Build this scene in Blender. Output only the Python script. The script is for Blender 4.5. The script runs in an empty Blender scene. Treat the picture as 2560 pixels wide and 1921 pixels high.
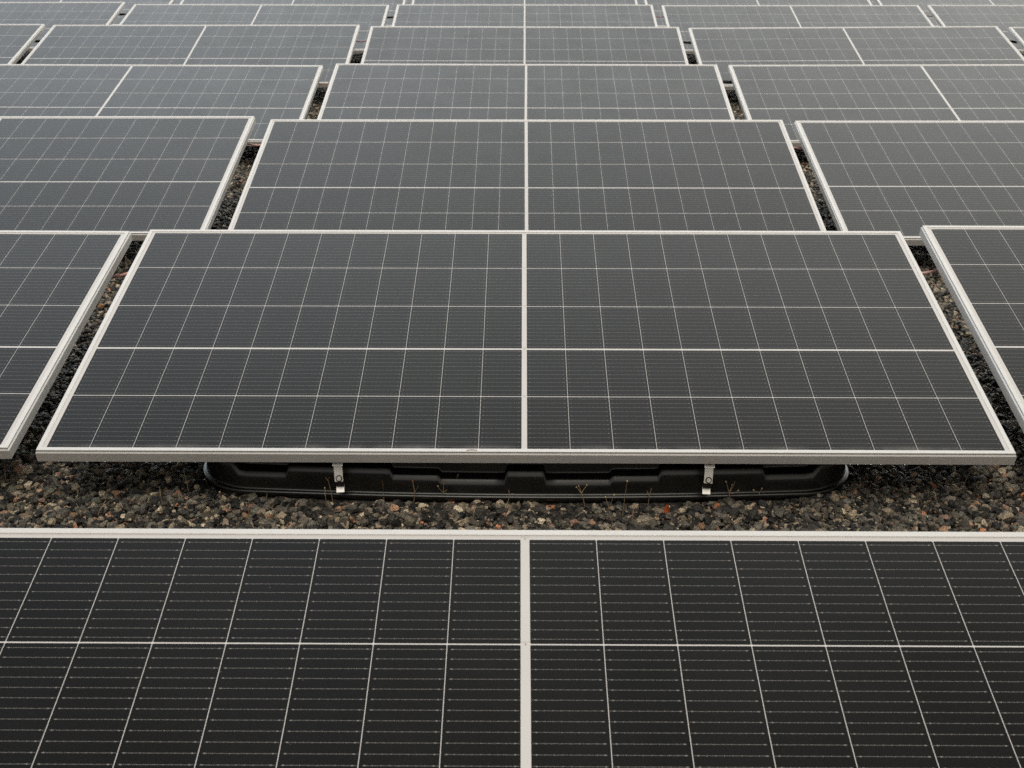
import bpy, bmesh, math, random
import numpy as np
from mathutils import Vector, Matrix

# ------------------------------------------------------------------ camera, sky, sun, exposure
scene = bpy.context.scene
COL = scene.collection

F_PX = 2947.17                      # focal length in pixels of a 2560 wide picture
PITCH, ROLL, YAW = 0.395205, -0.000533, -0.009764
CAM = Vector((-0.0058, -0.5924, 1.2483))
fw0 = Vector((math.sin(YAW), math.cos(YAW), 0)); rt0 = Vector((math.cos(YAW), -math.sin(YAW), 0))
up0 = Vector((0, 0, 1))
FWD = fw0*math.cos(PITCH) - up0*math.sin(PITCH)
UPV = fw0*math.sin(PITCH) + up0*math.cos(PITCH)
RGT = rt0*math.cos(ROLL) - UPV*math.sin(ROLL)
UPR = rt0*math.sin(ROLL) + UPV*math.cos(ROLL)

cam_data = bpy.data.cameras.new('camera')
cam = bpy.data.objects.new('camera', cam_data); COL.objects.link(cam)
cam_data.sensor_width = 36.0
cam_data.lens = F_PX/2560*36.0
cam_data.clip_start = 0.02; cam_data.clip_end = 2000
cam.matrix_world = Matrix(((RGT.x, UPR.x, -FWD.x, CAM.x), (RGT.y, UPR.y, -FWD.y, CAM.y),
                           (RGT.z, UPR.z, -FWD.z, CAM.z), (0, 0, 0, 1)))
cam_data.dof.use_dof = True
cam_data.dof.focus_distance = 2.9
cam_data.dof.aperture_fstop = 13
scene.camera = cam

SUN_EL, SUN_AZ = math.radians(70), math.radians(186)    # veiled sun high behind the camera, thin bright cloud ahead
world = bpy.data.worlds.new('World'); scene.world = world
world.use_nodes = True
wn = world.node_tree; wn.nodes.clear()
wo = wn.nodes.new('ShaderNodeOutputWorld'); bg = wn.nodes.new('ShaderNodeBackground')
sky = wn.nodes.new('ShaderNodeTexSky'); sky.sky_type = 'NISHITA'; sky.sun_disc = False
sky.sun_elevation = SUN_EL; sky.sun_rotation = SUN_AZ
sky.air_density = 1.0; sky.dust_density = 4.0; sky.ozone_density = 1.0
hs = wn.nodes.new('ShaderNodeHueSaturation'); hs.inputs['Saturation'].default_value = 0.12
bg.inputs['Strength'].default_value = 0.08
wn.links.new(sky.outputs[0], hs.inputs['Color'])
# cloud cover: brighter, thinner cloud towards +Y, a warmer grey behind the camera
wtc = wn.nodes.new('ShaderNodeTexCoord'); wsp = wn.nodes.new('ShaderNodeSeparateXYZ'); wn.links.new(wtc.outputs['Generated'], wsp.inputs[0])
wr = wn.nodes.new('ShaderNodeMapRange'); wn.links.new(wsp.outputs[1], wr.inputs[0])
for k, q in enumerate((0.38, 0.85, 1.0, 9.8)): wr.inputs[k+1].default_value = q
wt = wn.nodes.new('ShaderNodeMapRange'); wn.links.new(wsp.outputs[1], wt.inputs[0])
for k, q in enumerate((-0.3, 0.6, 0.0, 1.0)): wt.inputs[k+1].default_value = q
wc = wn.nodes.new('ShaderNodeMix'); wc.data_type = 'RGBA'; wn.links.new(wt.outputs[0], wc.inputs[0])
wc.inputs[6].default_value = (1.07, 0.985, 0.86, 1); wc.inputs[7].default_value = (0.995, 1.003, 0.968, 1)
wnz = wn.nodes.new('ShaderNodeTexNoise'); wnz.inputs['Scale'].default_value = 2.2; wnz.inputs['Detail'].default_value = 4
wn.links.new(wtc.outputs['Generated'], wnz.inputs['Vector'])
wnr = wn.nodes.new('ShaderNodeMapRange'); wn.links.new(wnz.outputs['Fac'], wnr.inputs[0])
for k, q in enumerate((0.3, 0.7, 0.85, 1.15)): wnr.inputs[k+1].default_value = q
wlow = wn.nodes.new('ShaderNodeMapRange'); wn.links.new(wsp.outputs[1], wlow.inputs[0])      # sky dimmed low ahead so less light leaks under the panels
for k, q in enumerate((0.85, 0.96, 1.0, 0.10)): wlow.inputs[k+1].default_value = q
wml = wn.nodes.new('ShaderNodeMath'); wml.operation = 'MULTIPLY'; wn.links.new(wlow.outputs[0], wml.inputs[0]); wn.links.new(wnr.outputs[0], wml.inputs[1])
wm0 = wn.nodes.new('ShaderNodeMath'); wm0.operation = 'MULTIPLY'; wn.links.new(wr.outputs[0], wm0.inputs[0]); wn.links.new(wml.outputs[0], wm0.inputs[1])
wv = wn.nodes.new('ShaderNodeVectorMath'); wv.operation = 'MULTIPLY'; wn.links.new(hs.outputs[0], wv.inputs[0]); wn.links.new(wc.outputs[2], wv.inputs[1])
wt2 = wn.nodes.new('ShaderNodeMapRange'); wn.links.new(wsp.outputs[0], wt2.inputs[0])
for k, q in enumerate((-0.4, 0.4, 0.0, 1.0)): wt2.inputs[k+1].default_value = q
wc2 = wn.nodes.new('ShaderNodeMix'); wc2.data_type = 'RGBA'; wn.links.new(wt2.outputs[0], wc2.inputs[0])
wc2.inputs[6].default_value = (0.875, 0.92, 0.965, 1); wc2.inputs[7].default_value = (1.09, 1.07, 1.01, 1)
wvx = wn.nodes.new('ShaderNodeVectorMath'); wvx.operation = 'MULTIPLY'; wn.links.new(wv.outputs[0], wvx.inputs[0]); wn.links.new(wc2.outputs[2], wvx.inputs[1])
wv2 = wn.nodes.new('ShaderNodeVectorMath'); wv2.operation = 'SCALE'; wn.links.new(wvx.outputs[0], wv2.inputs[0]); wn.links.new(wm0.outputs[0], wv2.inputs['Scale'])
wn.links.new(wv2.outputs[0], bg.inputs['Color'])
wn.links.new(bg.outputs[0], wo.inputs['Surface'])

sun_d = bpy.data.lights.new('sun', 'SUN'); sun_d.energy = 0.75; sun_d.angle = math.radians(40)
sun_d.color = (1.0, 0.93, 0.83)
sun = bpy.data.objects.new('sun', sun_d); COL.objects.link(sun)
sdir = Vector((math.sin(SUN_AZ)*math.cos(SUN_EL), math.cos(SUN_AZ)*math.cos(SUN_EL), math.sin(SUN_EL)))
sun.rotation_euler = sdir.to_track_quat('Z', 'Y').to_euler(); sun.location = sdir*30

scene.view_settings.view_transform = 'Standard'; scene.view_settings.look = 'None'
scene.view_settings.exposure = 0.0; scene.view_settings.gamma = 1.0
scene.view_settings.use_curve_mapping = False
scene.cycles.max_bounces = 8
scene.cycles.use_denoising = False

# ------------------------------------------------------------------ measures
L, W, T = 1.096, 2.384, 0.035       # module length along the slope, width, frame depth
TAU, PITCH_Y, PITCH_X = 0.255403, 1.97053, 2.46577
GROUND = -0.160                      # gravel level (the near top edge of the panels is about 0)
# the pose of each panel: dx, dy, dz, roll, yaw, extra tilt
POSE = {(0, 0): (0.00343, -0.01311, 0.03438, 0.00095, 0.00452, 0.00229),
 (1, -1): (0.00716, 0.02902, -0.00435, 0.00238, -0.0003, -0.02102),
 (1, 0): (-0.00097, 0.01905, -0.00716, -0.00061, 0.00147, -0.01189),
 (1, 1): (-0.0196, 0.01663, 0.00063, 0.00094, 0.00087, 4e-05),
 (2, -1): (0.00083, -0.00219, -0.00239, -0.00291, 0.00045, -0.00244),
 (2, 0): (0.00747, -0.04517, -0.01577, -0.00102, 0.00198, 0.00885),
 (2, 1): (-0.00534, -0.00451, -0.00656, -0.00209, 0.00075, -0.00678),
 (3, -1): (0.00545, 0.00102, -0.01266, 0.00183, -0.0011, -0.01342),
 (3, 0): (0.00506, 0.01816, -0.0164, 0.00044, -0.0024, -0.00437),
 (3, 1): (-0.00241, -0.00621, -0.00793, -0.00368, 0.00064, -0.00805),
 (4, -2): (-0.00608, 0, 0.00855, -0.00255, 0.00058, 0.00905),
 (4, -1): (-0.00989, -0.01352, 0.00836, -0.00163, 0.0014, 0.00947),
 (4, 0): (-0.00175, -0.04213, -0.00498, 0.00104, 0.00033, 0.01617),
 (4, 1): (-0.00023, -0.00284, 0.00381, -0.00727, -0.00065, 0.00416),
 (4, 2): (0.00858, -0.00503, 0.00408, 0.00122, -0.00058, 0.00455),
 (5, -2): (0.00166, 0.00623, 0.00977, -0.00291, 0.0001, 0.01004),
 (5, -1): (0.00272, 0.01223, 0.00112, 0.00147, -0.0014, 0.00065),
 (5, 0): (-0.00164, 0.02461, 0.00394, -0.0003, 0.00017, -0.00076),
 (5, 1): (0.00327, 0.00806, 0.0009, -0.0016, 0.0007, 0.00056),
 (5, 2): (0.0023, -0.0003, 0.0027, 0.0008, -0.0002, 0.0029)}

def ray(u, v):
    d = FWD*F_PX + RGT*(u-1280) - UPR*(v-960.5)
    return d.normalized()
def on_ground(u, v, z=GROUND):
    d = ray(u, v); k = (z-CAM.z)/d.z
    return CAM + d*k
def at_y(u, v, y):
    d = ray(u, v); k = (y-CAM.y)/d.y
    return CAM + d*k

# ------------------------------------------------------------------ object helpers
def link(name, me, mat=None, parent=None):
    if mat is not None and not me.materials: me.materials.append(mat)
    o = bpy.data.objects.new(name, me); COL.objects.link(o)
    if parent is not None: o.parent = parent
    return o
def obj(name, bm, mat=None, parent=None, smooth=False):
    me = bpy.data.meshes.new(name); bm.normal_update(); bm.to_mesh(me); bm.free()
    if smooth:
        for p in me.polygons: p.use_smooth = True
    return link(name, me, mat, parent)
def tag(o, label, cat, group=None, kind=None):
    o['label'] = label; o['category'] = cat
    if group: o['group'] = group
    if kind: o['kind'] = kind
    return o
def empty(name, loc=(0, 0, 0), rot=(0, 0, 0)):
    o = bpy.data.objects.new(name, None); COL.objects.link(o)
    o.location = loc; o.rotation_euler = rot; o.empty_display_size = 0.1
    return o
def copy_tree(o, parent=None):
    kids = list(o.children)
    c = o.copy(); COL.objects.link(c); c.parent = parent
    for k in kids: copy_tree(k, c)
    return c
def tube(bm, pts, radii, n=6, cap=True):
    pts = [Vector(p) for p in pts]; rings = []
    for i, p in enumerate(pts):
        a = pts[max(i-1, 0)]; b = pts[min(i+1, len(pts)-1)]
        d = (b-a).normalized(); ref = Vector((0, 0, 1)) if abs(d.z) < .9 else Vector((1, 0, 0))
        s = d.cross(ref).normalized(); t = d.cross(s)
        r = radii[i] if isinstance(radii, (list, tuple)) else radii
        rings.append([bm.verts.new(p + (s*math.cos(2*math.pi*k/n) + t*math.sin(2*math.pi*k/n))*r) for k in range(n)])
    for a, b in zip(rings, rings[1:]):
        for k in range(n): bm.faces.new((a[k], a[(k+1) % n], b[(k+1) % n], b[k]))
    if cap:
        bm.faces.new(rings[0][::-1]); bm.faces.new(rings[-1])
def blob(bm, c, r, seed=0, sub=1, squash=(1, 1, 1)):
    rnd = random.Random(seed)
    res = bmesh.ops.create_icosphere(bm, subdivisions=sub, radius=1)
    for v in res['verts']:
        k = r*(1+rnd.uniform(-.18, .18))
        v.co = Vector(c) + Vector((v.co.x*k*squash[0], v.co.y*k*squash[1], v.co.z*k*squash[2]))
def extrude_profile(bm, prof, x0, x1, closed=True):
    a = [bm.verts.new((x0, p[0], p[1])) for p in prof]; b = [bm.verts.new((x1, p[0], p[1])) for p in prof]
    n = len(prof)
    for i in range(n if closed else n-1):
        j = (i+1) % n; bm.faces.new((a[i], a[j], b[j], b[i]))
    if closed: bm.faces.new(a[::-1]); bm.faces.new(b)

# ------------------------------------------------------------------ material helpers
class NT:
    def __init__(self, name):
        self.m = bpy.data.materials.new(name); self.m.use_nodes = True
        self.t = self.m.node_tree; self.t.nodes.clear()
        self.out = self.t.nodes.new('ShaderNodeOutputMaterial')
        self.b = self.t.nodes.new('ShaderNodeBsdfPrincipled')
        self.t.links.new(self.b.outputs[0], self.out.inputs['Surface'])
        self.tc = self.t.nodes.new('ShaderNodeTexCoord')
    def n(self, kind, **kw):
        x = self.t.nodes.new(kind)
        for k, v in kw.items(): setattr(x, k, v)
        return x
    def put(self, sock, v):
        if isinstance(v, bpy.types.NodeSocket): self.t.links.new(v, sock)
        else: sock.default_value = v
    def math(self, op, a, b=0.0, c=0.0):
        x = self.n('ShaderNodeMath', operation=op)
        self.put(x.inputs[0], a); self.put(x.inputs[1], b); self.put(x.inputs[2], c)
        return x.outputs[0]
    def add(self, a, b): return self.math('ADD', a, b)
    def sub(self, a, b): return self.math('SUBTRACT', a, b)
    def mul(self, a, b): return self.math('MULTIPLY', a, b)
    def lt(self, a, b): return self.math('LESS_THAN', a, b)
    def gt(self, a, b): return self.math('GREATER_THAN', a, b)
    def mod(self, a, b): return self.math('FLOORED_MODULO', a, b)
    def ab(self, a): return self.math('ABSOLUTE', a)
    def mx(self, a, b): return self.math('MAXIMUM', a, b)
    def band(self, a, c, w): return self.lt(self.ab(self.sub(a, c)), w)
    def noise(self, scale, detail=3, rough=.5, vec=None, out='Fac'):
        x = self.n('ShaderNodeTexNoise'); x.inputs['Scale'].default_value = scale
        x.inputs['Detail'].default_value = detail; x.inputs['Roughness'].default_value = rough
        self.t.links.new(vec if vec else self.tc.outputs['Object'], x.inputs['Vector'])
        return x.outputs[out]
    def mix(self, f, a, b, blend='MIX'):
        x = self.n('ShaderNodeMix', data_type='RGBA', blend_type=blend)
        self.put(x.inputs[0], f); self.put(x.inputs[6], a); self.put(x.inputs[7], b)
        return x.outputs[2]
    def ramp(self, v, lo, hi, a=0.0, b=1.0):
        x = self.n('ShaderNodeMapRange'); self.put(x.inputs[0], v)
        for i, q in enumerate((lo, hi, a, b)): self.put(x.inputs[i+1], q)
        return x.outputs[0]
    def bump(self, h, strength=.3, dist=.002):
        x = self.n('ShaderNodeBump'); x.inputs['Strength'].default_value = strength; x.inputs['Distance'].default_value = dist
        self.put(x.inputs['Height'], h); self.t.links.new(x.outputs[0], self.b.inputs['Normal'])
    def set(self, **kw):
        for k, v in kw.items(): self.put(self.b.inputs[k.replace('_', ' ')], v)
        return self.m

def rgb(r, g, b): return (r, g, b, 1.0)

def mat_frame():
    m = NT('anodised aluminium')
    n1 = m.noise(900, 2, .6); n2 = m.noise(7, 4, .6)
    c = m.mix(m.ramp(n2, .35, .7), rgb(.80, .785, .77), rgb(.86, .845, .83))
    c = m.mix(m.ramp(n1, .3, .7, 0, .25), c, rgb(.66, .645, .63))
    c = m.mix(m.ramp(m.noise(38, 6, .7), .56, .76, 0, .38), c, rgb(.50, .465, .41))
    m.bump(n1, .12, .0004)
    return m.set(Base_Color=c, Metallic=.3, Roughness=.48)

def mat_bracket():
    m = NT('mill finish aluminium')
    st = m.n('ShaderNodeMapping'); m.t.links.new(m.tc.outputs['Object'], st.inputs['Vector']); st.inputs['Scale'].default_value = (1, 1, .08)
    n1 = m.noise(900, 2, .6, st.outputs[0])
    c = m.mix(n1, rgb(.80, .78, .74), rgb(.90, .88, .85))
    return m.set(Base_Color=c, Metallic=.25, Roughness=.34)

def mat_cells():
    m = NT('solar glass over half cells')
    sep = m.n('ShaderNodeSeparateXYZ'); m.t.links.new(m.tc.outputs['Object'], sep.inputs[0])
    x, y = sep.outputs[0], sep.outputs[1]
    PX, PW, PY, PH = .10585, .10485, .212, .2097
    u = m.sub(m.ab(x), .0069)
    v0 = m.sub(y, .0135); v = m.sub(v0, m.mul(m.gt(v0, .4255), .0048))
    cu, cv = m.mod(u, PX), m.mod(v, PY)
    inx = m.mul(m.mul(m.gt(u, 0.0), m.lt(u, 11*PX-.0005)), m.lt(cu, PW))
    gapthick = m.band(v0, .4255, .0032)
    iny = m.mul(m.mul(m.gt(v, 0.0), m.lt(v, 5*PY-.001)), m.mul(m.lt(cv, PH), m.sub(1.0, gapthick)))
    # tiny corner chamfers of every cell
    ex = m.math('MINIMUM', cu, m.sub(PW, cu)); ey = m.math('MINIMUM', cv, m.sub(PH, cv))
    cham = m.gt(m.add(ex, ey), .0012)
    cell = m.mul(m.mul(inx, iny), cham)
    # busbars: twelve a cell, with solder pads
    b = m.ab(m.sub(m.mod(cv, .0175), .00875))
    span = m.mul(m.gt(cu, .0012), m.lt(cu, .1000))
    bar = m.mul(m.lt(b, .00022), span)
    pad_p = m.ab(m.sub(m.mod(m.sub(cu, .0016), .01135), .005675))
    pad = m.mul(m.mul(m.lt(pad_p, .00055), m.lt(b, .00052)), span)
    big = m.mul(m.mx(m.band(cu, .0072, .0013), m.band(cu, .0970, .0013)), m.lt(b, .0008))
    silver = m.mx(bar, m.mx(pad, big))
    # fingers
    fin = m.lt(m.mod(cu, .00152), .00005)
    # per cell tint
    comb = m.n('ShaderNodeCombineXYZ')
    info = m.n('ShaderNodeObjectInfo')
    m.put(comb.inputs[0], m.add(m.math('FLOOR', m.math('DIVIDE', u, PX)), m.mul(m.gt(x, 0.0), 40.0)))
    m.put(comb.inputs[1], m.math('FLOOR', m.math('DIVIDE', v, PY))); m.put(comb.inputs[2], m.mul(info.outputs['Random'], 977.0))
    wnz = m.n('ShaderNodeTexWhiteNoise'); m.t.links.new(comb.outputs[0], wnz.inputs[0])
    base = m.mix(wnz.outputs['Value'], rgb(.0040, .0040, .0044), rgb(.0060, .0056, .0052))
    base = m.mix(m.mul(fin, .5), base, rgb(.11, .11, .115))
    base = m.mix(silver, base, rgb(.30, .29, .28))
    white = m.mix(m.noise(5, 3), rgb(.70, .68, .67), rgb(.765, .745, .735))
    # small ribbon marks where the rows cross the middle strip
    rowgap = m.mx(m.gt(cv, PH-.0005), m.lt(cv, .0015))
    rib = m.mul(m.lt(m.ab(x), .0012), m.mul(rowgap, m.gt(v, .05)))
    rib = m.mx(rib, m.mul(m.band(m.ab(x), .0035, .0035), m.mul(m.lt(m.ab(m.sub(cv, .0035)), .0004), m.gt(v, .05))))
    white = m.mix(m.mul(rib, .6), white, rgb(.22, .21, .18))
    c = m.mix(cell, white, base)
    # dust: specks, and a washed-down film along the lower edge
    film = m.mul(m.ramp(y, .012, .034, 1, 0), m.ramp(m.noise(9, 4, .6), .42, .7, 0, .32))
    spv = m.n('ShaderNodeTexVoronoi'); spv.inputs['Scale'].default_value = 26
    m.t.links.new(m.tc.outputs['Object'], spv.inputs['Vector'])
    sp = m.mul(m.lt(spv.outputs['Distance'], .022), m.gt(m.noise(3.1, 2), .52))
    soil = m.ramp(m.noise(2.2, 5, .65), .35, .8, .000, .005)
    c = m.mix(m.mx(m.add(soil, film), m.mul(sp, .35)), c, rgb(.42, .41, .39))
    m.bump(m.noise(650, 2, .5), .05, .0003)
    r = m.ramp(m.noise(4, 4, .6), .3, .7, .22, .30)
    return m.set(Base_Color=c, Roughness=r, IOR=1.335)

def mat_simple(name, c, rough=.6, metal=0.0, var=.25, scale=40, bump=0.0, spec=.5):
    m = NT(name); f = m.noise(scale, 4, .6)
    lo = rgb(*[q*(1-var) for q in c]); hi = rgb(*[min(1, q*(1+var)) for q in c])
    if bump: m.bump(f, bump, .002)
    return m.set(Base_Color=m.mix(f, lo, hi), Roughness=rough, Metallic=metal, Specular_IOR_Level=spec)

def mat_stone():
    m = NT('crushed stone')
    at = m.n('ShaderNodeAttribute', attribute_name='tint')
    g = m.noise(380, 4, .8); h = m.noise(140, 3, .6)
    c = m.mix(m.ramp(g, .40, .62), m.mix(1.0, at.outputs['Color'], rgb(.25, .24, .23), 'MULTIPLY'), m.mix(1.0, at.outputs['Color'], rgb(2.3, 2.2, 2.0), 'MULTIPLY'))
    c = m.mix(m.ramp(h, .55, .7, 0, .55), c, m.mix(1.0, at.outputs['Color'], rgb(.5, .5, .5), 'MULTIPLY'))
    m.bump(m.add(g, h), .6, .0025)
    return m.set(Base_Color=c, Roughness=m.ramp(h, .3, .7, .38, .72))

def mat_bed():
    m = NT('gravel bed')
    v = m.n('ShaderNodeTexVoronoi'); v.inputs['Scale'].default_value = 75
    m.t.links.new(m.tc.outputs['Object'], v.inputs['Vector'])
    e = m.n('ShaderNodeSeparateColor'); m.t.links.new(v.outputs['Color'], e.inputs[0])
    c = m.mix(e.outputs[0], rgb(.02, .019, .018), rgb(.10, .085, .07))
    c = m.mix(m.ramp(v.outputs['Distance'], .35, .75), c, rgb(.008, .008, .008))
    m.bump(m.sub(1.0, v.outputs['Distance']), 1.0, .008)
    return m.set(Base_Color=c, Roughness=.85)

M_FRAME, M_CELL, M_BRACKET, M_STONE, M_BED = mat_frame(), mat_cells(), mat_bracket(), mat_stone(), mat_bed()
M_BACK = mat_simple('white backsheet', (.6, .6, .58), .6, var=.05)
M_TUB = mat_simple('black moulded plastic', (.0065, .0063, .0060), .33, var=.3, scale=300, bump=.03, spec=.85)
M_TUB.node_tree.nodes['Principled BSDF'].inputs['IOR'].default_value = 1.55
M_BOLT = mat_simple('steel bolt', (.80, .77, .72), .35, .35)
M_DARK = mat_simple('dark bracket tone', (.03, .025, .020), .7)  # dark tone of washer and holes, and the shaded gap below the strap
M_PINK = mat_simple('faded red cable sheath', (.90, .52, .48), .5, var=.08)
M_RED = mat_simple('red cable sheath', (.50, .12, .10), .5, var=.2)
M_BLACK = mat_simple('black connector plastic', (.012, .013, .014), .45)
M_STRAW = mat_simple('dry straw stem', (.34, .24, .14), .8, var=.35, scale=120)
M_RUST = mat_simple('rust brown dry stem', (.32, .175, .085), .8, var=.35, scale=120)
M_BUD = mat_simple('dry seed head', (.48, .36, .21), .85, var=.3, scale=300)
M_ORBUD = mat_simple('orange dry seed head', (.42, .15, .04), .85, var=.3, scale=300)
M_LEAF = mat_simple('orange fallen leaf', (.50, .11, .025), .6, var=.3, scale=90)
M_PALE = mat_simple('pale cream stone', (.46, .41, .32), .7, var=.2, scale=60, bump=.3)
M_ORSTONE = mat_simple('orange tan stone', (.42, .24, .10), .7, var=.25, scale=90, bump=.3)
def mat_water():
    m = NT('water'); return m.set(Base_Color=rgb(1, 1, 1), Roughness=.02, Transmission_Weight=1.0, IOR=1.33)
M_WATER = mat_water()

# ------------------------------------------------------------------ setting
bm = bmesh.new()
S = 150
vs = [bm.verts.new(p) for p in ((-S, -S, 0), (S, -S, 0), (S, S, 0), (-S, S, 0))]
bm.faces.new(vs)
ground = obj('ground', bm, M_BED); ground.location.z = GROUND - .006
ground['kind'] = 'structure'

# ------------------------------------------------------------------ gravel: many loose stones, one object
def rock_variants(n, sub, seed):
    rnd = np.random.default_rng(seed); out = []
    for k in range(n):
        b = bmesh.new(); bmesh.ops.create_icosphere(b, subdivisions=sub, radius=1)
        P = np.array([v.co[:] for v in b.verts]); Fc = np.array([[v.index for v in f.verts] for f in b.faces]); b.free()
        for _ in range(rnd.integers(9, 14)):
            d = rnd.normal(size=3); d /= np.linalg.norm(d); h = rnd.uniform(.38, .82)
            t = np.maximum(P@d - h, 0); P = P - t[:, None]*d
        P *= rnd.uniform(.65, 1.35, 3)*1.12
        P *= (1 + rnd.normal(size=(len(P), 1))*.05)
        out.append((P, Fc))
    return out
def rand_rot(rng, n):
    q = rng.normal(size=(n, 4)); q /= np.linalg.norm(q, axis=1)[:, None]
    w, x, y, z = q.T
    return np.stack([np.stack([1-2*(y*y+z*z), 2*(x*y-z*w), 2*(x*z+y*w)], 1),
                     np.stack([2*(x*y+z*w), 1-2*(x*x+z*z), 2*(y*z-x*w)], 1),
                     np.stack([2*(x*z-y*w), 2*(y*z+x*w), 1-2*(x*x+y*y)], 1)], 1)
PAL = np.array([(.013, .013, .014), (.034, .033, .032), (.074, .069, .062), (.150, .138, .120), (.115, .115, .110),
                (.245, .212, .170), (.42, .385, .32), (.092, .100, .084), (.31, .200, .140), (.42, .185, .10), (.24, .155, .130)])
PW_ = np.array([.27, .16, .15, .12, .11, .08, .050, .03, .022, .006, .016]); PW_ = PW_/PW_.sum()
def stones(regions, name):
    rng = np.random.default_rng(7)
    Vs, Fs, Cs = [], [], []; off = 0
    for (x0, x1, y0, y1, pitch, sub, smin, smax) in regions:
        var = rock_variants(14, sub, int(abs(x0)*100+y0*10)+3)
        for layer in range(2):
            gx = np.arange(x0, x1, pitch); gy = np.arange(y0, y1, pitch)
            X, Y = np.meshgrid(gx, gy); X = X.ravel() + rng.uniform(-.6, .6, X.size)*pitch; Y = Y.ravel() + rng.uniform(-.6, .6, Y.size)*pitch
            # none inside the footprint of the central tub
            keep = ~((np.abs(X) < .86) & (Y > 2.034 + .026*(np.abs(X)/.68)**2 - .024 + np.maximum(0, np.abs(X)-.68)**2*4.5))
            X, Y = X[keep], Y[keep]
            n = X.size
            big = rng.random(n)**2.6
            r = (smin + (smax-smin)*big)*.5
            und = .004*np.sin(X*23+Y*11) + .004*np.sin(X*9-Y*31+1.7)
            Z = GROUND + und - .004 + layer*.005 + r*.25 + rng.uniform(-.005, .005, n)
            lim = 2.012 + .026*(np.abs(X)/.68)**2 + np.maximum(0, np.abs(X)-.68)**2*4.5
            Z = Z - .011*np.clip(1-(lim-Y)/.09, 0, 1)*np.clip((1.02-np.abs(X))/.08, 0, 1)
            R = rand_rot(rng, n); pick = rng.integers(0, len(var), n)
            # flatten towards lying
            tint = PAL[rng.choice(len(PAL), n, p=PW_)]*rng.uniform(.75, 1.55, (n, 1))*np.array([1.03, 1.0, .95])
            for k in range(len(var)):
                s = np.where(pick == k)[0]
                if not len(s): continue
                P, Fc = var[k]
                Q = np.einsum('nij,vj->nvi', R[s], P)*r[s][:, None, None]
                Q[:, :, 2] *= .85
                Q += np.stack([X[s], Y[s], Z[s]], 1)[:, None, :]
                nv = len(P)
                Vs.append(Q.reshape(-1, 3)); Cs.append(np.repeat(tint[s], nv, 0))
                Fs.append((Fc[None] + (off + np.arange(len(s))*nv)[:, None, None]).reshape(-1, 3)); off += len(s)*nv
    V = np.concatenate(Vs).astype(np.float32); Fa = np.concatenate(Fs).astype(np.int32); Cc = np.concatenate(Cs).astype(np.float32)
    me = bpy.data.meshes.new(name)
    me.vertices.add(len(V)); me.vertices.foreach_set('co', V.ravel())
    me.loops.add(Fa.size); me.loops.foreach_set('vertex_index', Fa.ravel())
    me.polygons.add(len(Fa)); me.polygons.foreach_set('loop_start', np.arange(0, Fa.size, 3, dtype=np.int32))
    me.polygons.foreach_set('use_smooth', np.zeros(len(Fa), bool))
    me.update(calc_edges=True)
    a = me.attributes.new('tint', 'FLOAT_COLOR', 'POINT')
    a.data.foreach_set('color', np.concatenate([Cc, np.ones((len(Cc), 1), np.float32)], 1).ravel())
    o = link(name, me, M_STONE); return o
reg = [(-1.75, 1.75, 1.74, 2.50, .0098, 2, .0068, .029),
       (-1.90, -1.24, 2.50, 4.35, .0135, 1, .011, .030), (1.24, 1.90, 2.50, 4.35, .0135, 1, .011, .030),
       (-1.90, -1.30, 4.40, 6.60, .016, 1, .014, .030), (1.30, 1.90, 4.40, 6.60, .016, 1, .014, .030),
       (-2.00, -1.34, 6.60, 8.80, .019, 1, .016, .032), (1.34, 2.00, 6.60, 8.80, .019, 1, .016, .032),
       (-2.05, -1.34, 8.80, 11.0, .022, 1, .019, .034), (1.34, 2.05, 8.80, 11.0, .022, 1, .019, .034),
       (-5.6, -4.1, 8.6, 11.0, .024, 1, .021, .035), (4.1, 5.6, 8.6, 11.0, .024, 1, .021, .035)]
gravel = stones(reg, 'gravel')
tag(gravel, 'dark brown and grey crushed gravel between and under the panels', 'gravel', kind='stuff')

# ------------------------------------------------------------------ solar panel
def frame_bm():
    """Aluminium frame: an extruded section swept round the rectangle, mitred corners."""
    # section: (inset from the outer edge, z)
    sec = [(.0115, -.0030), (.0115, -.0006), (.0109, 0), (.0006, 0), (.0, -.0006), (.0, -.0040), (.0007, -.0045), (.0006, -.0052),
           (-.0022, -.0084), (-.0025, -.0090), (-.0025, -.0340), (-.0016, -.0350), (.0280, -.0350), (.0280, -.0332), (.0012, -.0332), (.0012, -.0090), (.0115, -.0090), (.0115, -.0075)]
    bm = bmesh.new(); rings = []
    for i, z in sec:
        rings.append([bm.verts.new(p) for p in ((-W/2+i, i, z), (W/2-i, i, z), (W/2-i, L-i, z), (-W/2+i, L-i, z))])
    n = len(rings)
    for a in range(n):
        r0, r1 = rings[a], rings[(a+1) % n]
        for k in range(4):
            j = (k+1) % 4
            bm.faces.new((r0[k], r1[k], r1[j], r0[j]))
    bmesh.ops.recalc_face_normals(bm, faces=bm.faces[:])
    return bm
def sheet_bm(z, inset, thick):
    bm = bmesh.new()
    a = [bm.verts.new(p) for p in ((-W/2+inset, inset, z), (W/2-inset, inset, z), (W/2-inset, L-inset, z), (-W/2+inset, L-inset, z))]
    b = [bm.verts.new((v.co.x, v.co.y, z-thick)) for v in a]
    bm.faces.new(a); bm.faces.new(b[::-1])
    for k in range(4):
        j = (k+1) % 4; bm.faces.new((a[k], b[k], b[j], a[j]))
    return bm
def junction_bm():
    bm = bmesh.new()
    bmesh.ops.create_cube(bm, size=1)
    for v in bm.verts: v.co = Vector((v.co.x*.06, L*.5+v.co.y*.05, -.0155+v.co.z*.014))
    bmesh.ops.bevel(bm, geom=bm.edges[:], offset=.003, segments=2, affect='EDGES')
    return bm

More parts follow.
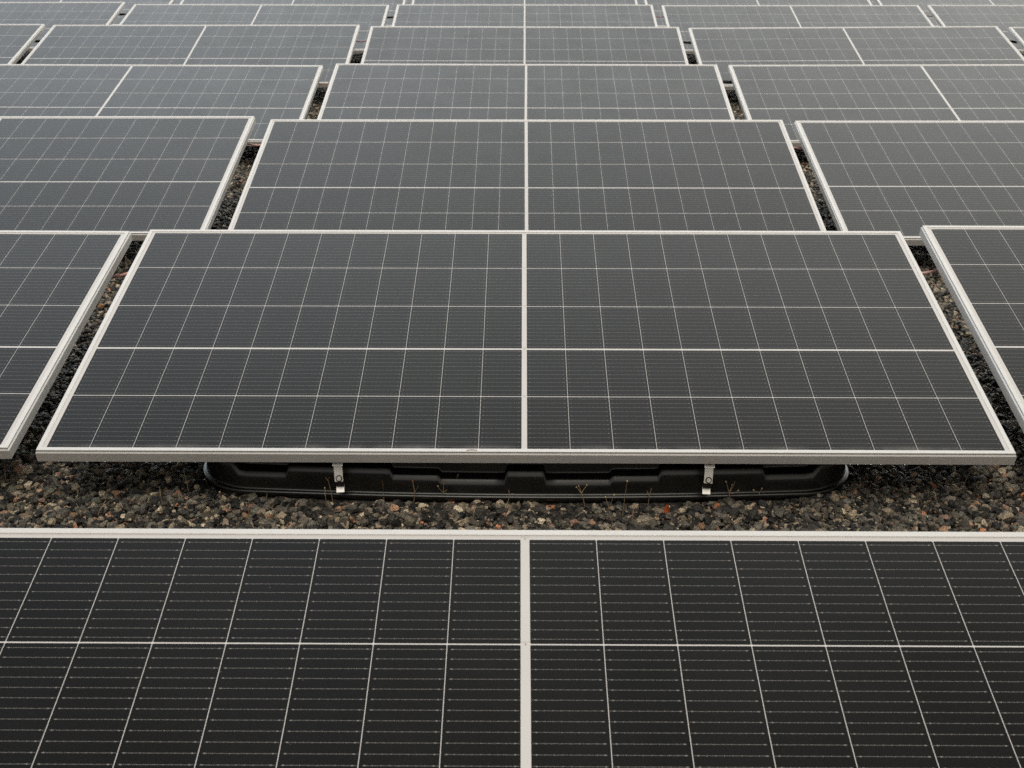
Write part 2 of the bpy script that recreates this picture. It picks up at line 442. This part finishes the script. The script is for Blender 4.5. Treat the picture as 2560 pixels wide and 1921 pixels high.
ORD = ['front', 'second', 'third', 'fourth', 'fifth', 'sixth', 'seventh', 'eighth']
def place_word(c):
    if c == 0: return 'middle column'
    side = 'left' if c < 0 else 'right'
    return f'first {side} of the middle column' if abs(c) == 1 else f'second {side} of the middle column'
def panel_label(r, c):
    if (r, c) == (0, 0): return 'nearest dark solar panel, cut off by the bottom of the picture'
    if (r, c) == (1, 0): return 'whole solar panel above the exposed black tub and two metal brackets'
    if r == 1: return f'dark solar panel in the second row, partly seen {"left" if c < 0 else "right"} of the whole central panel'
    return f'grey solar panel, {ORD[r]} row from the front, {place_word(c)}'

proto = empty('solar_panel')
frame = obj('frame', frame_bm(), M_FRAME, proto)
glass = obj('cell_sheet', sheet_bm(-.0022, .0095, .0050), M_CELL, proto)
layout = [(r, c) for r in range(4) for c in (-1, 0, 1)] + [(r, c) for r in range(4, 8) for c in (-2, -1, 0, 1, 2)]
rnd = random.Random(11)
PANEL = {}
for i, (r, c) in enumerate(layout):
    p = proto if i == 0 else copy_tree(proto)
    d = POSE.get((r, c))
    if d is None: d = (rnd.uniform(-.004, .004), rnd.uniform(-.01, .01), rnd.uniform(-.004, .004), rnd.uniform(-.002, .002), rnd.uniform(-.001, .001), rnd.uniform(-.005, .005))
    if r == 0 and c: d = (d[0], -.012, .032, *d[3:])
    p.location = (c*PITCH_X+d[0], r*PITCH_Y+d[1], d[2])
    p.rotation_euler = (TAU+d[5], d[3], d[4])
    tag(p, panel_label(r, c), 'solar panel', 'solar panels in rows on the gravel')
    PANEL[(r, c)] = p
bpy.context.view_layer.update()

# ------------------------------------------------------------------ black ballast tub under the panels
def ledge_z(ax):
    for lim, z in ((.047, -.090), (.212, -.114), (.333, -.104), (.602, -.087), (.728, -.106), (9, -.079)):
        if ax < lim: return z
def tub_bm(y_front=.026):
    """Closed shell standing on the gravel: flange, stepped wall, inclined rim under the panel. Local y=0 at the panel's near edge."""
    bm = bmesh.new()
    HX, DY, RAD = .850, .78, .165
    # outline of the flange, walked anticlockwise from the middle of the front
    xs = [0, .02, .040, .046, .052, .08, .14, .19, .205, .211, .218, .226, .27, .318, .326, .332, .339, .35, .40, .46, .53, .585, .595, .602, .609, .62, .655]
    half = [(x, 'f') for x in xs]
    pts = []
    for x in xs: pts.append((x, y_front + .026*(x/.68)**2, 0, -1))
    cx, cy = HX-RAD, y_front+.026+RAD
    for k in range(1, 13):
        a = -math.pi/2 + k*math.pi/24
        pts.append((cx+RAD*math.cos(a), cy+RAD*math.sin(a), math.cos(a), math.sin(a)))
    yb = y_front+DY
    for y in (cy+.12, cy+.26): pts.append((HX, y, 1, 0))
    for k in range(0, 9):
        a = k*math.pi/16; pts.append((cx+RAD*math.cos(a), yb-RAD+RAD*math.sin(a), math.cos(a), math.sin(a)))
    for x in (.5, .3, .1): pts.append((x, yb, 0, 1))
    full = pts + [(-x, y, -nx, ny) for (x, y, nx, ny) in pts[::-1] if x > 1e-6]
    g = GROUND
    rings = []
    for (x, y, nx, ny) in full:
        ax = abs(x); front = max(0.0, -ny)
        zl = ledge_z(ax) if front > .3 else -.10
        top = min(.20, math.tan(TAU)*max(y-.02, .055) - .050)
        zl = min(zl, top-.040)
        st = max(.012, .024*min(1, front*1.6))
        # (inset, z): flange underside, flange lip, flange top, wall foot, below the ledge, ledge lip, ledge back, top
        zf = g + .012
        prof = [(.004, g-.006), (0, g+.002), (0, zf-.004), (.0015, zf-.0010), (.0050, zf), (.0090, zf+.0010), (.0105, zf+.004), (.0110, zf+.008),
                (.0116, zl-.020), (.0118, zl-.016), (.0124, zl-.0105), (.0140, zl-.0070), (.0196, zl+.0022), (.0230, zl+.0054), (.0215+st, zl+.0066), (.0245+st, zl+.0095), (.0258+st, zl+.0145), (.0262+st, zl+.020),
                (.032+st, top-.010), (.0325+st, top-.006), (.038+st, top), (.08+st, top-.012)]
        rings.append([bm.verts.new((x-nx*i, y-ny*i, z)) for i, z in prof])
    n = len(rings)
    for a in range(n):
        r0, r1 = rings[a], rings[(a+1) % n]
        for k in range(len(r0)-1): bm.faces.new((r0[k], r1[k], r1[k+1], r0[k+1]))
    # floor of the tub
    bm.faces.new([r[-1] for r in rings]); bm.faces.new([r[0] for r in rings][::-1])
    bmesh.ops.recalc_face_normals(bm, faces=bm.faces[:])
    return bm
def strap_bm():
    """Bent flat strap in local coordinates: x across, y depth, z up from the gravel."""
    w, t = .0104, .0022
    # centre line from the frame's underside down to the foot
    line = [(.030, .1262), (.0215, .1180), (.0150, .1110), (.0080, .1040), (.0050, .1000), (.0034, .0945), (-.0045, .0635), (-.0047, .0625)]
    line = [(y, z) for y, z in line]
    bm = bmesh.new(); rows = []
    for i, (y, z) in enumerate(line):
        a = line[max(i-1, 0)]; b = line[min(i+1, len(line)-1)]
        dy, dz = b[0]-a[0], b[1]-a[1]; l = math.hypot(dy, dz); ny, nz = -dz/l, dy/l
        rows.append([bm.verts.new((sx*w, y+sn*ny*t/2, z+sn*nz*t/2)) for sx, sn in ((-1, -1), (1, -1), (1, 1), (-1, 1))])
    for r0, r1 in zip(rows, rows[1:]):
        for k in range(4): bm.faces.new((r0[k], r0[(k+1) % 4], r1[(k+1) % 4], r1[k]))
    bm.faces.new(rows[0][::-1]); bm.faces.new(rows[-1])
    # upturned side lips at the top of the strap
    for sx in (-1, 1):
        for (y0, z0), (y1, z1) in zip(line[0:4], line[1:5]):
            q = []
            for (y, z) in ((y0, z0), (y1, z1)):
                q.append([(sx*w, y, z), (sx*(w+.0016), y, z), (sx*(w+.0016), y-.007, z+.004), (sx*w, y-.007, z+.004)])
            va = [bm.verts.new(p) for p in q[0]]; vb = [bm.verts.new(p) for p in q[1]]
            for k in range(4): bm.faces.new((va[k], va[(k+1) % 4], vb[(k+1) % 4], vb[k]))
            bm.faces.new(va[::-1]); bm.faces.new(vb)
    bmesh.ops.recalc_face_normals(bm, faces=bm.faces[:])
    return bm
def disc_bm(c, d, r, h, n=14):
    bm = bmesh.new(); d = Vector(d).normalized(); tube(bm, [Vector(c), Vector(c)+d*h], r, n); return bm

tub_proto = empty('ballast_tub')
shell = obj('tub_shell', tub_bm(), M_TUB, tub_proto)
for poly in shell.data.polygons: poly.use_smooth = True
br_first = None
for x in (-.458, .447):
    if br_first is None:
        s = obj('bracket', strap_bm(), M_BRACKET, tub_proto); br_first = s
        hole_n = Vector((0, -.62, .78))
        for (y, z) in ((.0215, .1180), (.0118, .1078)):
            obj('hole', disc_bm((0.0005, y-.0010, z+.0011), hole_n, .0034, .0008), M_DARK, s)
        obj('washer', disc_bm((.0008, -.0025, .0705), (0, -1, .25), .0082, .0020), M_DARK, s)
        obj('bolt', disc_bm((.0008, -.0025, .0705), (0, -1, .30), .0056, .0056), M_BOLT, s)
        q = bmesh.new(); extrude_profile(q, [(-.0010, .0622), (.0110, .0622), (.0130, .0440), (.0060, .0440)], -.0098, .0098); bmesh.ops.recalc_face_normals(q, faces=q.faces[:])
        obj('shade_block', q, M_DARK, s)  # dark block put in as the shade between strap and foot tab
        q = bmesh.new(); extrude_profile(q, [(.0145, .0450), (.0160, .0430), (.0016, .0280), (.0000, .0296)], -.0100, .0100); bmesh.ops.recalc_face_normals(q, faces=q.faces[:])
        bmesh.ops.bevel(q, geom=q.edges[:], offset=.0005, segments=1, affect='EDGES')
        obj('foot_tab', q, M_BRACKET, s)
    else: s = copy_tree(br_first, tub_proto)
    s.location = (x, .012, GROUND)
    s.rotation_euler = (0, math.radians(-2.2 if x < 0 else 2.5), math.radians(3 if x < 0 else -2))
for i, c in enumerate((0, -1, 1)):
    t = tub_proto if i == 0 else copy_tree(tub_proto)
    p = PANEL[(1, c)]
    t.location = (c*PITCH_X+(.002 if c == 0 else 0), p.location.y, .003)
    tag(t, {0: 'black moulded plastic tub with two metal brackets under the central panel', -1: 'black plastic tub hidden under the panel at far left of the second row',
            1: 'black plastic tub hidden under the panel at far right of the second row'}[c], 'ballast tub', 'plastic tubs under the panels')

# ------------------------------------------------------------------ water drops under the near frame
main = PANEL[(1, 0)]
drop_me = None
drops = [115, 141, 163, 176, 212, 227, 237, 257, 298, 327, 362, 385, 420, 462, 484, 2118, 2131, 2150, 2169, 2183, 2208, 2235, 2268, 2330, 2383, 2420]
rnd = random.Random(3)
for u in drops:
    P = at_y(u, 1153 + (u-97)/2435*8, main.location.y)
    if drop_me is None:
        b = bmesh.new(); bmesh.ops.create_uvsphere(b, u_segments=10, v_segments=7, radius=1)
        for v in b.verts: v.co.z *= 1.15 if v.co.z < 0 else .8
        drop_me = bpy.data.meshes.new('water_drop'); b.to_mesh(drop_me); b.free()
        for p in drop_me.polygons: p.use_smooth = True
    o = link('water_drop', drop_me, M_WATER, main)
    o.location = (P.x-main.location.x, .0045, -.0365); k = rnd.uniform(.0026, .0042); o.scale = (k, k, k)

# ------------------------------------------------------------------ cables hanging across the gaps
def cable(u0, v0, u1, v1, r, mat, label, rad=.0034, connector=False, back=.10):
    y = r*PITCH_Y + L*math.cos(TAU) - back
    a, b = at_y(u0, v0, y), at_y(u1, v1, y)
    d = b-a
    p0 = a - d*1.6 + Vector((0, .03, .05)); p3 = b + d*1.6 + Vector((0, .02, .05))
    pts = []
    for k in range(17):
        s = k/16
        q = (1-s)**3*p0 + 3*(1-s)**2*s*(a-d*.25) + 3*(1-s)*s*s*(b+d*.25) + s**3*p3
        pts.append(q)
    # shift so that the middle passes through the wanted place
    mid = pts[8]; sh = (a+b)/2 - mid
    pts = [q+sh for q in pts]
    bm = bmesh.new(); tube(bm, pts, rad, 8)
    if connector:
        o = empty('cable', (a+b)/2)
        for f in bm.verts: f.co -= o.location
        obj('sheath', bm, mat, o, True)
        b2 = bmesh.new(); e = (pts[9]-pts[7]).normalized()
        tube(b2, [(-e*.034)[:], (-e*.026)[:], (e*.026)[:], (e*.034)[:]], [.006, .0095, .0095, .006], 10)
        obj('connector', b2, M_BLACK, o)
    else:
        o = obj('cable', bm, mat, None, True)
    tag(o, label, 'cable', 'cables strung across the gaps between panels')
    return o
cable(270, 696, 320, 686, 1, M_PINK, 'thick pale red cable in the gap left of the whole central panel', .0050)
cable(2305, 686, 2350, 675, 1, M_PINK, 'thick pale red cable in the gap right of the whole central panel', .0050)
cable(616, 360, 652, 365, 2, M_PINK, 'pale red cable in the third row gap, left of the middle column', .004)
cable(1978, 369, 2008, 374, 2, M_PINK, 'pale red cable in the third row gap, right of the middle column', .004)
cable(797, 211.5, 818, 209.5, 3, M_PINK, 'pale red cable in the fourth row gap, left of the middle column')
cable(1806, 204.5, 1830, 206, 3, M_BLACK, 'black cable connector in the fourth row gap, right of the middle column', .0034, True)
cable(892, 105, 913, 104.5, 4, M_RED, 'red cable in the fifth row gap, left of the middle column')
cable(1707, 106, 1729, 108, 4, M_RED, 'red cable with black connector in the fifth row gap, right of the middle column', .0034, True)
cable(85, 103.5, 101, 103.5, 4, M_BLACK, 'black cable in the fifth row gap at the far left', .0045, True)
cable(2526, 104, 2542, 106, 4, M_BLACK, 'black cable in the fifth row gap at the far right', .0045, True)
cable(296, 37, 313, 36, 5, M_RED, 'red cable with black connector in the sixth row gap at far left', .0034, True)
cable(966, 44.5, 982, 43.5, 5, M_RED, 'dark red connector cable in the sixth row gap, left of the middle column', .0034, True)
cable(1640, 43, 1658, 43.5, 5, M_RED, 'red cable in the sixth row gap, right of the middle column')
cable(2318, 41, 2332, 42, 5, M_RED, 'red cable in the sixth row gap at the far right')

# ------------------------------------------------------------------ dry weeds
def weed(base, stems, label, mat=M_STRAW, buds=(), budmat=M_BUD, rad=.0009, seed=0):
    """base = foot in the photograph; stems = polylines of (u, v) from a fork upwards."""
    rr = random.Random(seed*7+1)
    root = on_ground(*base); o = empty('dry_weed', root)
    bm = bmesh.new()
    fork = at_y(*stems[0][0], root.y + rr.uniform(-.006, .006))
    def path(ps, y0, y1, r0, r1):
        q = [at_y(*p, y0+(y1-y0)*i/max(1, len(ps)-1)) for i, p in enumerate(ps)]
        out = []
        for a, b in zip(q, q[1:]):
            for k in range(3):
                s = k/3; out.append(a.lerp(b, s) + Vector((rr.uniform(-1, 1), rr.uniform(-1, 1), 0))*.0006)
        out.append(q[-1]); m = len(out)
        tube(bm, [p-root for p in out], [r0+(r1-r0)*i/(m-1) for i in range(m)], 5)
        return q[-1]
    low = root - Vector((0, 0, .008))
    tube(bm, [low-root, (low.lerp(fork, .5)+Vector((.0006, 0, 0)))-root, fork-root], [rad*1.25, rad*1.1, rad], 5)
    for i, st in enumerate(stems):
        end = path(st, fork.y, fork.y + rr.uniform(-.02, .02), rad, rad*.65)
        if i in buds:
            b2 = bmesh.new(); blob(b2, end-root, .0024, seed+i, 1, (1, 1, 1.15)); obj('seed_head', b2, budmat, o)
    obj('stem', bm, mat, o)
    tag(o, label, 'weed', 'dry weeds growing through the gravel')
    return o
WEEDS = [
 ((832.6, 1252), [[(821, 1203.5), (812.6, 1193)], [(821, 1203.5), (823, 1194.5)]], 'thin dry weed with a forked tip just left of the left bracket', M_STRAW, ()),
 ((815, 1257), [[(813.5, 1240), (812, 1220)]], 'short dry weed with one pale seed head beside the forked weed', M_STRAW, (0,)),
 ((959.5, 1252), [[(958, 1230), (956, 1202)]], 'single straight bare stalk in front of the tub, right of the left bracket', M_RUST, ()),
 ((563.5, 1261), [[(556, 1246), (549, 1231)]], 'leaning stalk with a brown seed head by the left end of the tub rim', M_RUST, (0,)),
 ((664.5, 1246), [[(667, 1236), (669, 1228)]], 'tiny curved bare stalk on the tub rim, left of the left bracket', M_STRAW, ()),
 ((862, 1240), [[(861, 1224), (858, 1204)], [(861, 1224), (848, 1201)]], 'thin brown weed crossing the foot of the left bracket', M_RUST, ()),
 ((1033.5, 1252), [[(1037, 1231.7), (1031.8, 1203.5)], [(1037, 1231.7), (1046, 1215.7)]], 'two branched weed with one orange seed head, in front of the tub', M_STRAW, (0,), M_ORBUD),
 ((1106, 1250), [[(1107.5, 1234), (1094.6, 1216)], [(1107.5, 1234), (1109.9, 1201.6)], [(1107.5, 1234), (1134, 1208), (1145, 1188)]], 'wide three branched weed with seed heads, its right branch reaching highest', M_STRAW, (0, 1, 2)),
 ((1257.5, 1303), [[(1268, 1260), (1274, 1238.7), (1271.6, 1225)], [(1274, 1238.7), (1282.6, 1234)]], 'crooked bare weed in front of the middle of the tub', M_STRAW, ()),
 ((1463, 1262), [[(1454, 1234), (1441.3, 1218.8)], [(1454, 1234), (1447, 1215.7)], [(1454, 1234), (1467, 1213)]], 'crossed bunch of thin stems with three seed heads in front of the tub', M_STRAW, (0, 1, 2)),
 ((1526, 1312), [[(1523, 1275), (1514, 1243.4)], [(1523, 1275), (1529, 1255), (1535, 1237.6)]], 'low two stemmed weed with two small seed heads, right of the crossed bunch', M_STRAW, (0, 1)),
 ((1552.7, 1307), [[(1560, 1258), (1565, 1225), (1568, 1203.5)]], 'tall single stem with a pale flower head against the tub', M_STRAW, (0,)),
 ((1620, 1258), [[(1623, 1238.7), (1616, 1227)], [(1623, 1238.7), (1629, 1220)]], 'small bare Y shaped weed midway between the tall stem and the right bracket', M_STRAW, ()),
 ((1824, 1252), [[(1823, 1234), (1815, 1204.6)], [(1823, 1234), (1838, 1204.6)], [(1823, 1234), (1830, 1211.7)], [(1823, 1234), (1836, 1233), (1845.5, 1227)]], 'spread weed of four stems with white seed heads, right of the right bracket', M_STRAW, (0, 2, 3)),
 ((1900.7, 1248), [[(1898, 1234), (1884, 1225.8)], [(1898, 1234), (1905, 1222)]], 'small weed with curled dry leaves at the right end of the tub rim', M_STRAW, (0, 1)),
 ((1578, 1326), [[(1581, 1290), (1585, 1261)], [(1581, 1290), (1590, 1274)], [(1580, 1302), (1573, 1288)]], 'rusty orange branched weed at the edge of the front panel', M_RUST, ()),
 ((1180, 1300), [[(1184, 1282), (1190.6, 1263)]], 'pale tan blade leaning right on the gravel, left of the middle', M_BUD, ()),
 ((2398, 1231), [[(2415, 1200), (2429, 1174)], [(2410, 1210), (2418, 1192)]], 'leaning tan weed on dark gravel beyond the right end of the tub', M_BUD, ()),
 ((2256, 1231), [[(2256, 1222), (2254, 1204.6)], [(2256, 1222), (2272, 1210.7)]], 'dry V shaped weed on gravel, between the tub end and the leaning tan weed', M_STRAW, ()),
 ((2128, 1238), [[(2129, 1228), (2131, 1212.7)], [(2129, 1228), (2142, 1223)]], 'small dry weed touching the curved right corner of the tub', M_STRAW, ()),
 ((2524, 1295), [[(2523, 1270), (2520.5, 1245)]], 'bare upright stalk at the far right of the gravel', M_STRAW, ()),
 ((2054, 1316), [[(2058, 1295), (2061, 1276)]], 'reddish stalk by the front panel edge, below the right end of the tub', M_RUST, ()),
 ((2472, 1330), [[(2476, 1315), (2480, 1302)], [(2475, 1318), (2469, 1306)]], 'short forked stalk at the front panel edge, far right', M_STRAW, ()),
 ((472, 1232), [[(465, 1200), (457.7, 1174)]], 'bright straw blade standing just left of the tub', M_BUD, ()),
 ((405, 1271), [[(402, 1240), (398.7, 1216.8)]], 'thin upright stalk on gravel left of the bright straw blade', M_STRAW, ()),
 ((236, 1299), [[(250, 1275), (264.5, 1251)]], 'pale stalk leaning right on the gravel at left', M_BUD, ()),
 ((203, 1283), [[(197, 1270), (191, 1259.5)]], 'short grey stalk leaning left, beside the pale stalk at left', M_STRAW, ()),
 ((622.5, 1320), [[(622, 1290), (622.5, 1257.5)], [(622, 1297), (626, 1280)]], 'yellow brown upright weed at the edge of the front panel, left', M_RUST, ()),
 ((663, 1271), [[(672, 1263), (685.6, 1251)]], 'short straw leaning right on gravel below the tub, left of the left bracket', M_BUD, ()),
 ((317, 674), [[(315, 655), (313, 641), (327, 660)]], 'bent tan straw on gravel in the gap left of the whole central panel', M_BUD, ()),
 ((13, 1208), [[(13, 1185), (11.4, 1158)], [(14, 1202), (38, 1195), (65, 1192)]], 'thin weed with a bent side stem at the far left edge', M_STRAW, ()),
]
for i, w in enumerate(WEEDS):
    weed(w[0], w[1], w[2], w[3], w[4], w[5] if len(w) > 5 else M_BUD, seed=i)

# ------------------------------------------------------------------ single finds
def stone(u, v, r, mat, label, seed, sq=(1.15, .9, .75)):
    P = on_ground(u, v, GROUND+.012)
    b = bmesh.new(); rr = random.Random(seed)
    bmesh.ops.create_icosphere(b, subdivisions=2, radius=1)
    for _ in range(8):
        d = Vector((rr.gauss(0, 1), rr.gauss(0, 1), rr.gauss(0, 1))).normalized(); h = rr.uniform(.6, .9)
        for q in b.verts:
            t = q.co.dot(d)-h
            if t > 0: q.co -= d*t
    for q in b.verts: q.co = Vector((q.co.x*sq[0], q.co.y*sq[1], q.co.z*sq[2]))*r
    o = obj('stone', b, mat); o.location = P; o.rotation_euler = (0, 0, rr.uniform(-.5, .5))
    tag(o, label, 'stone', 'odd coloured stones on the gravel')
stone(2528, 1188, .0135, M_PALE, 'pale cream stone on dark gravel under the right end of the central panel', 4)
stone(252, 765, .0120, M_ORSTONE, 'orange tan stone in the gap left of the whole central panel', 9)
def leaf(u, v, label):
    P = on_ground(u, v, GROUND+.016); b = bmesh.new(); rows = []
    for i in range(7):
        s = i/6; w = .009*math.sin(math.pi*min(.98, s*.93+.05))
        rows.append([b.verts.new((k*w, .004*math.sin(s*3)+abs(k)*.003, -.014+.030*s)) for k in (-1, -.5, 0, .5, 1)])
    for a, c in zip(rows, rows[1:]):
        for k in range(4): b.faces.new((a[k], a[k+1], c[k+1], c[k]))
    bmesh.ops.solidify(b, geom=b.faces[:], thickness=.0006)
    o = obj('dry_leaf', b, M_LEAF); o.location = P; o.rotation_euler = (-.5, .25, .4)
    tag(o, label, 'leaf')
leaf(1671, 1276, 'small bright orange fallen leaf standing in the gravel near the right bracket')
def twig():
    b = bmesh.new()
    pts = []
    for k in range(9):
        s = k/8; pts.append((-.013+.026*s, .0035+.0026*math.sin(math.pi*s), .0009))
    tube(b, pts, [.0005]+[.0007]*7+[.0005], 6)
    o = obj('twig', b, M_RUST)
    o.matrix_world = main.matrix_world @ Matrix.Translation((-.128, 0, 0))
    tag(o, 'tiny curled brown twig lying on the near frame of the central panel', 'twig')
twig()
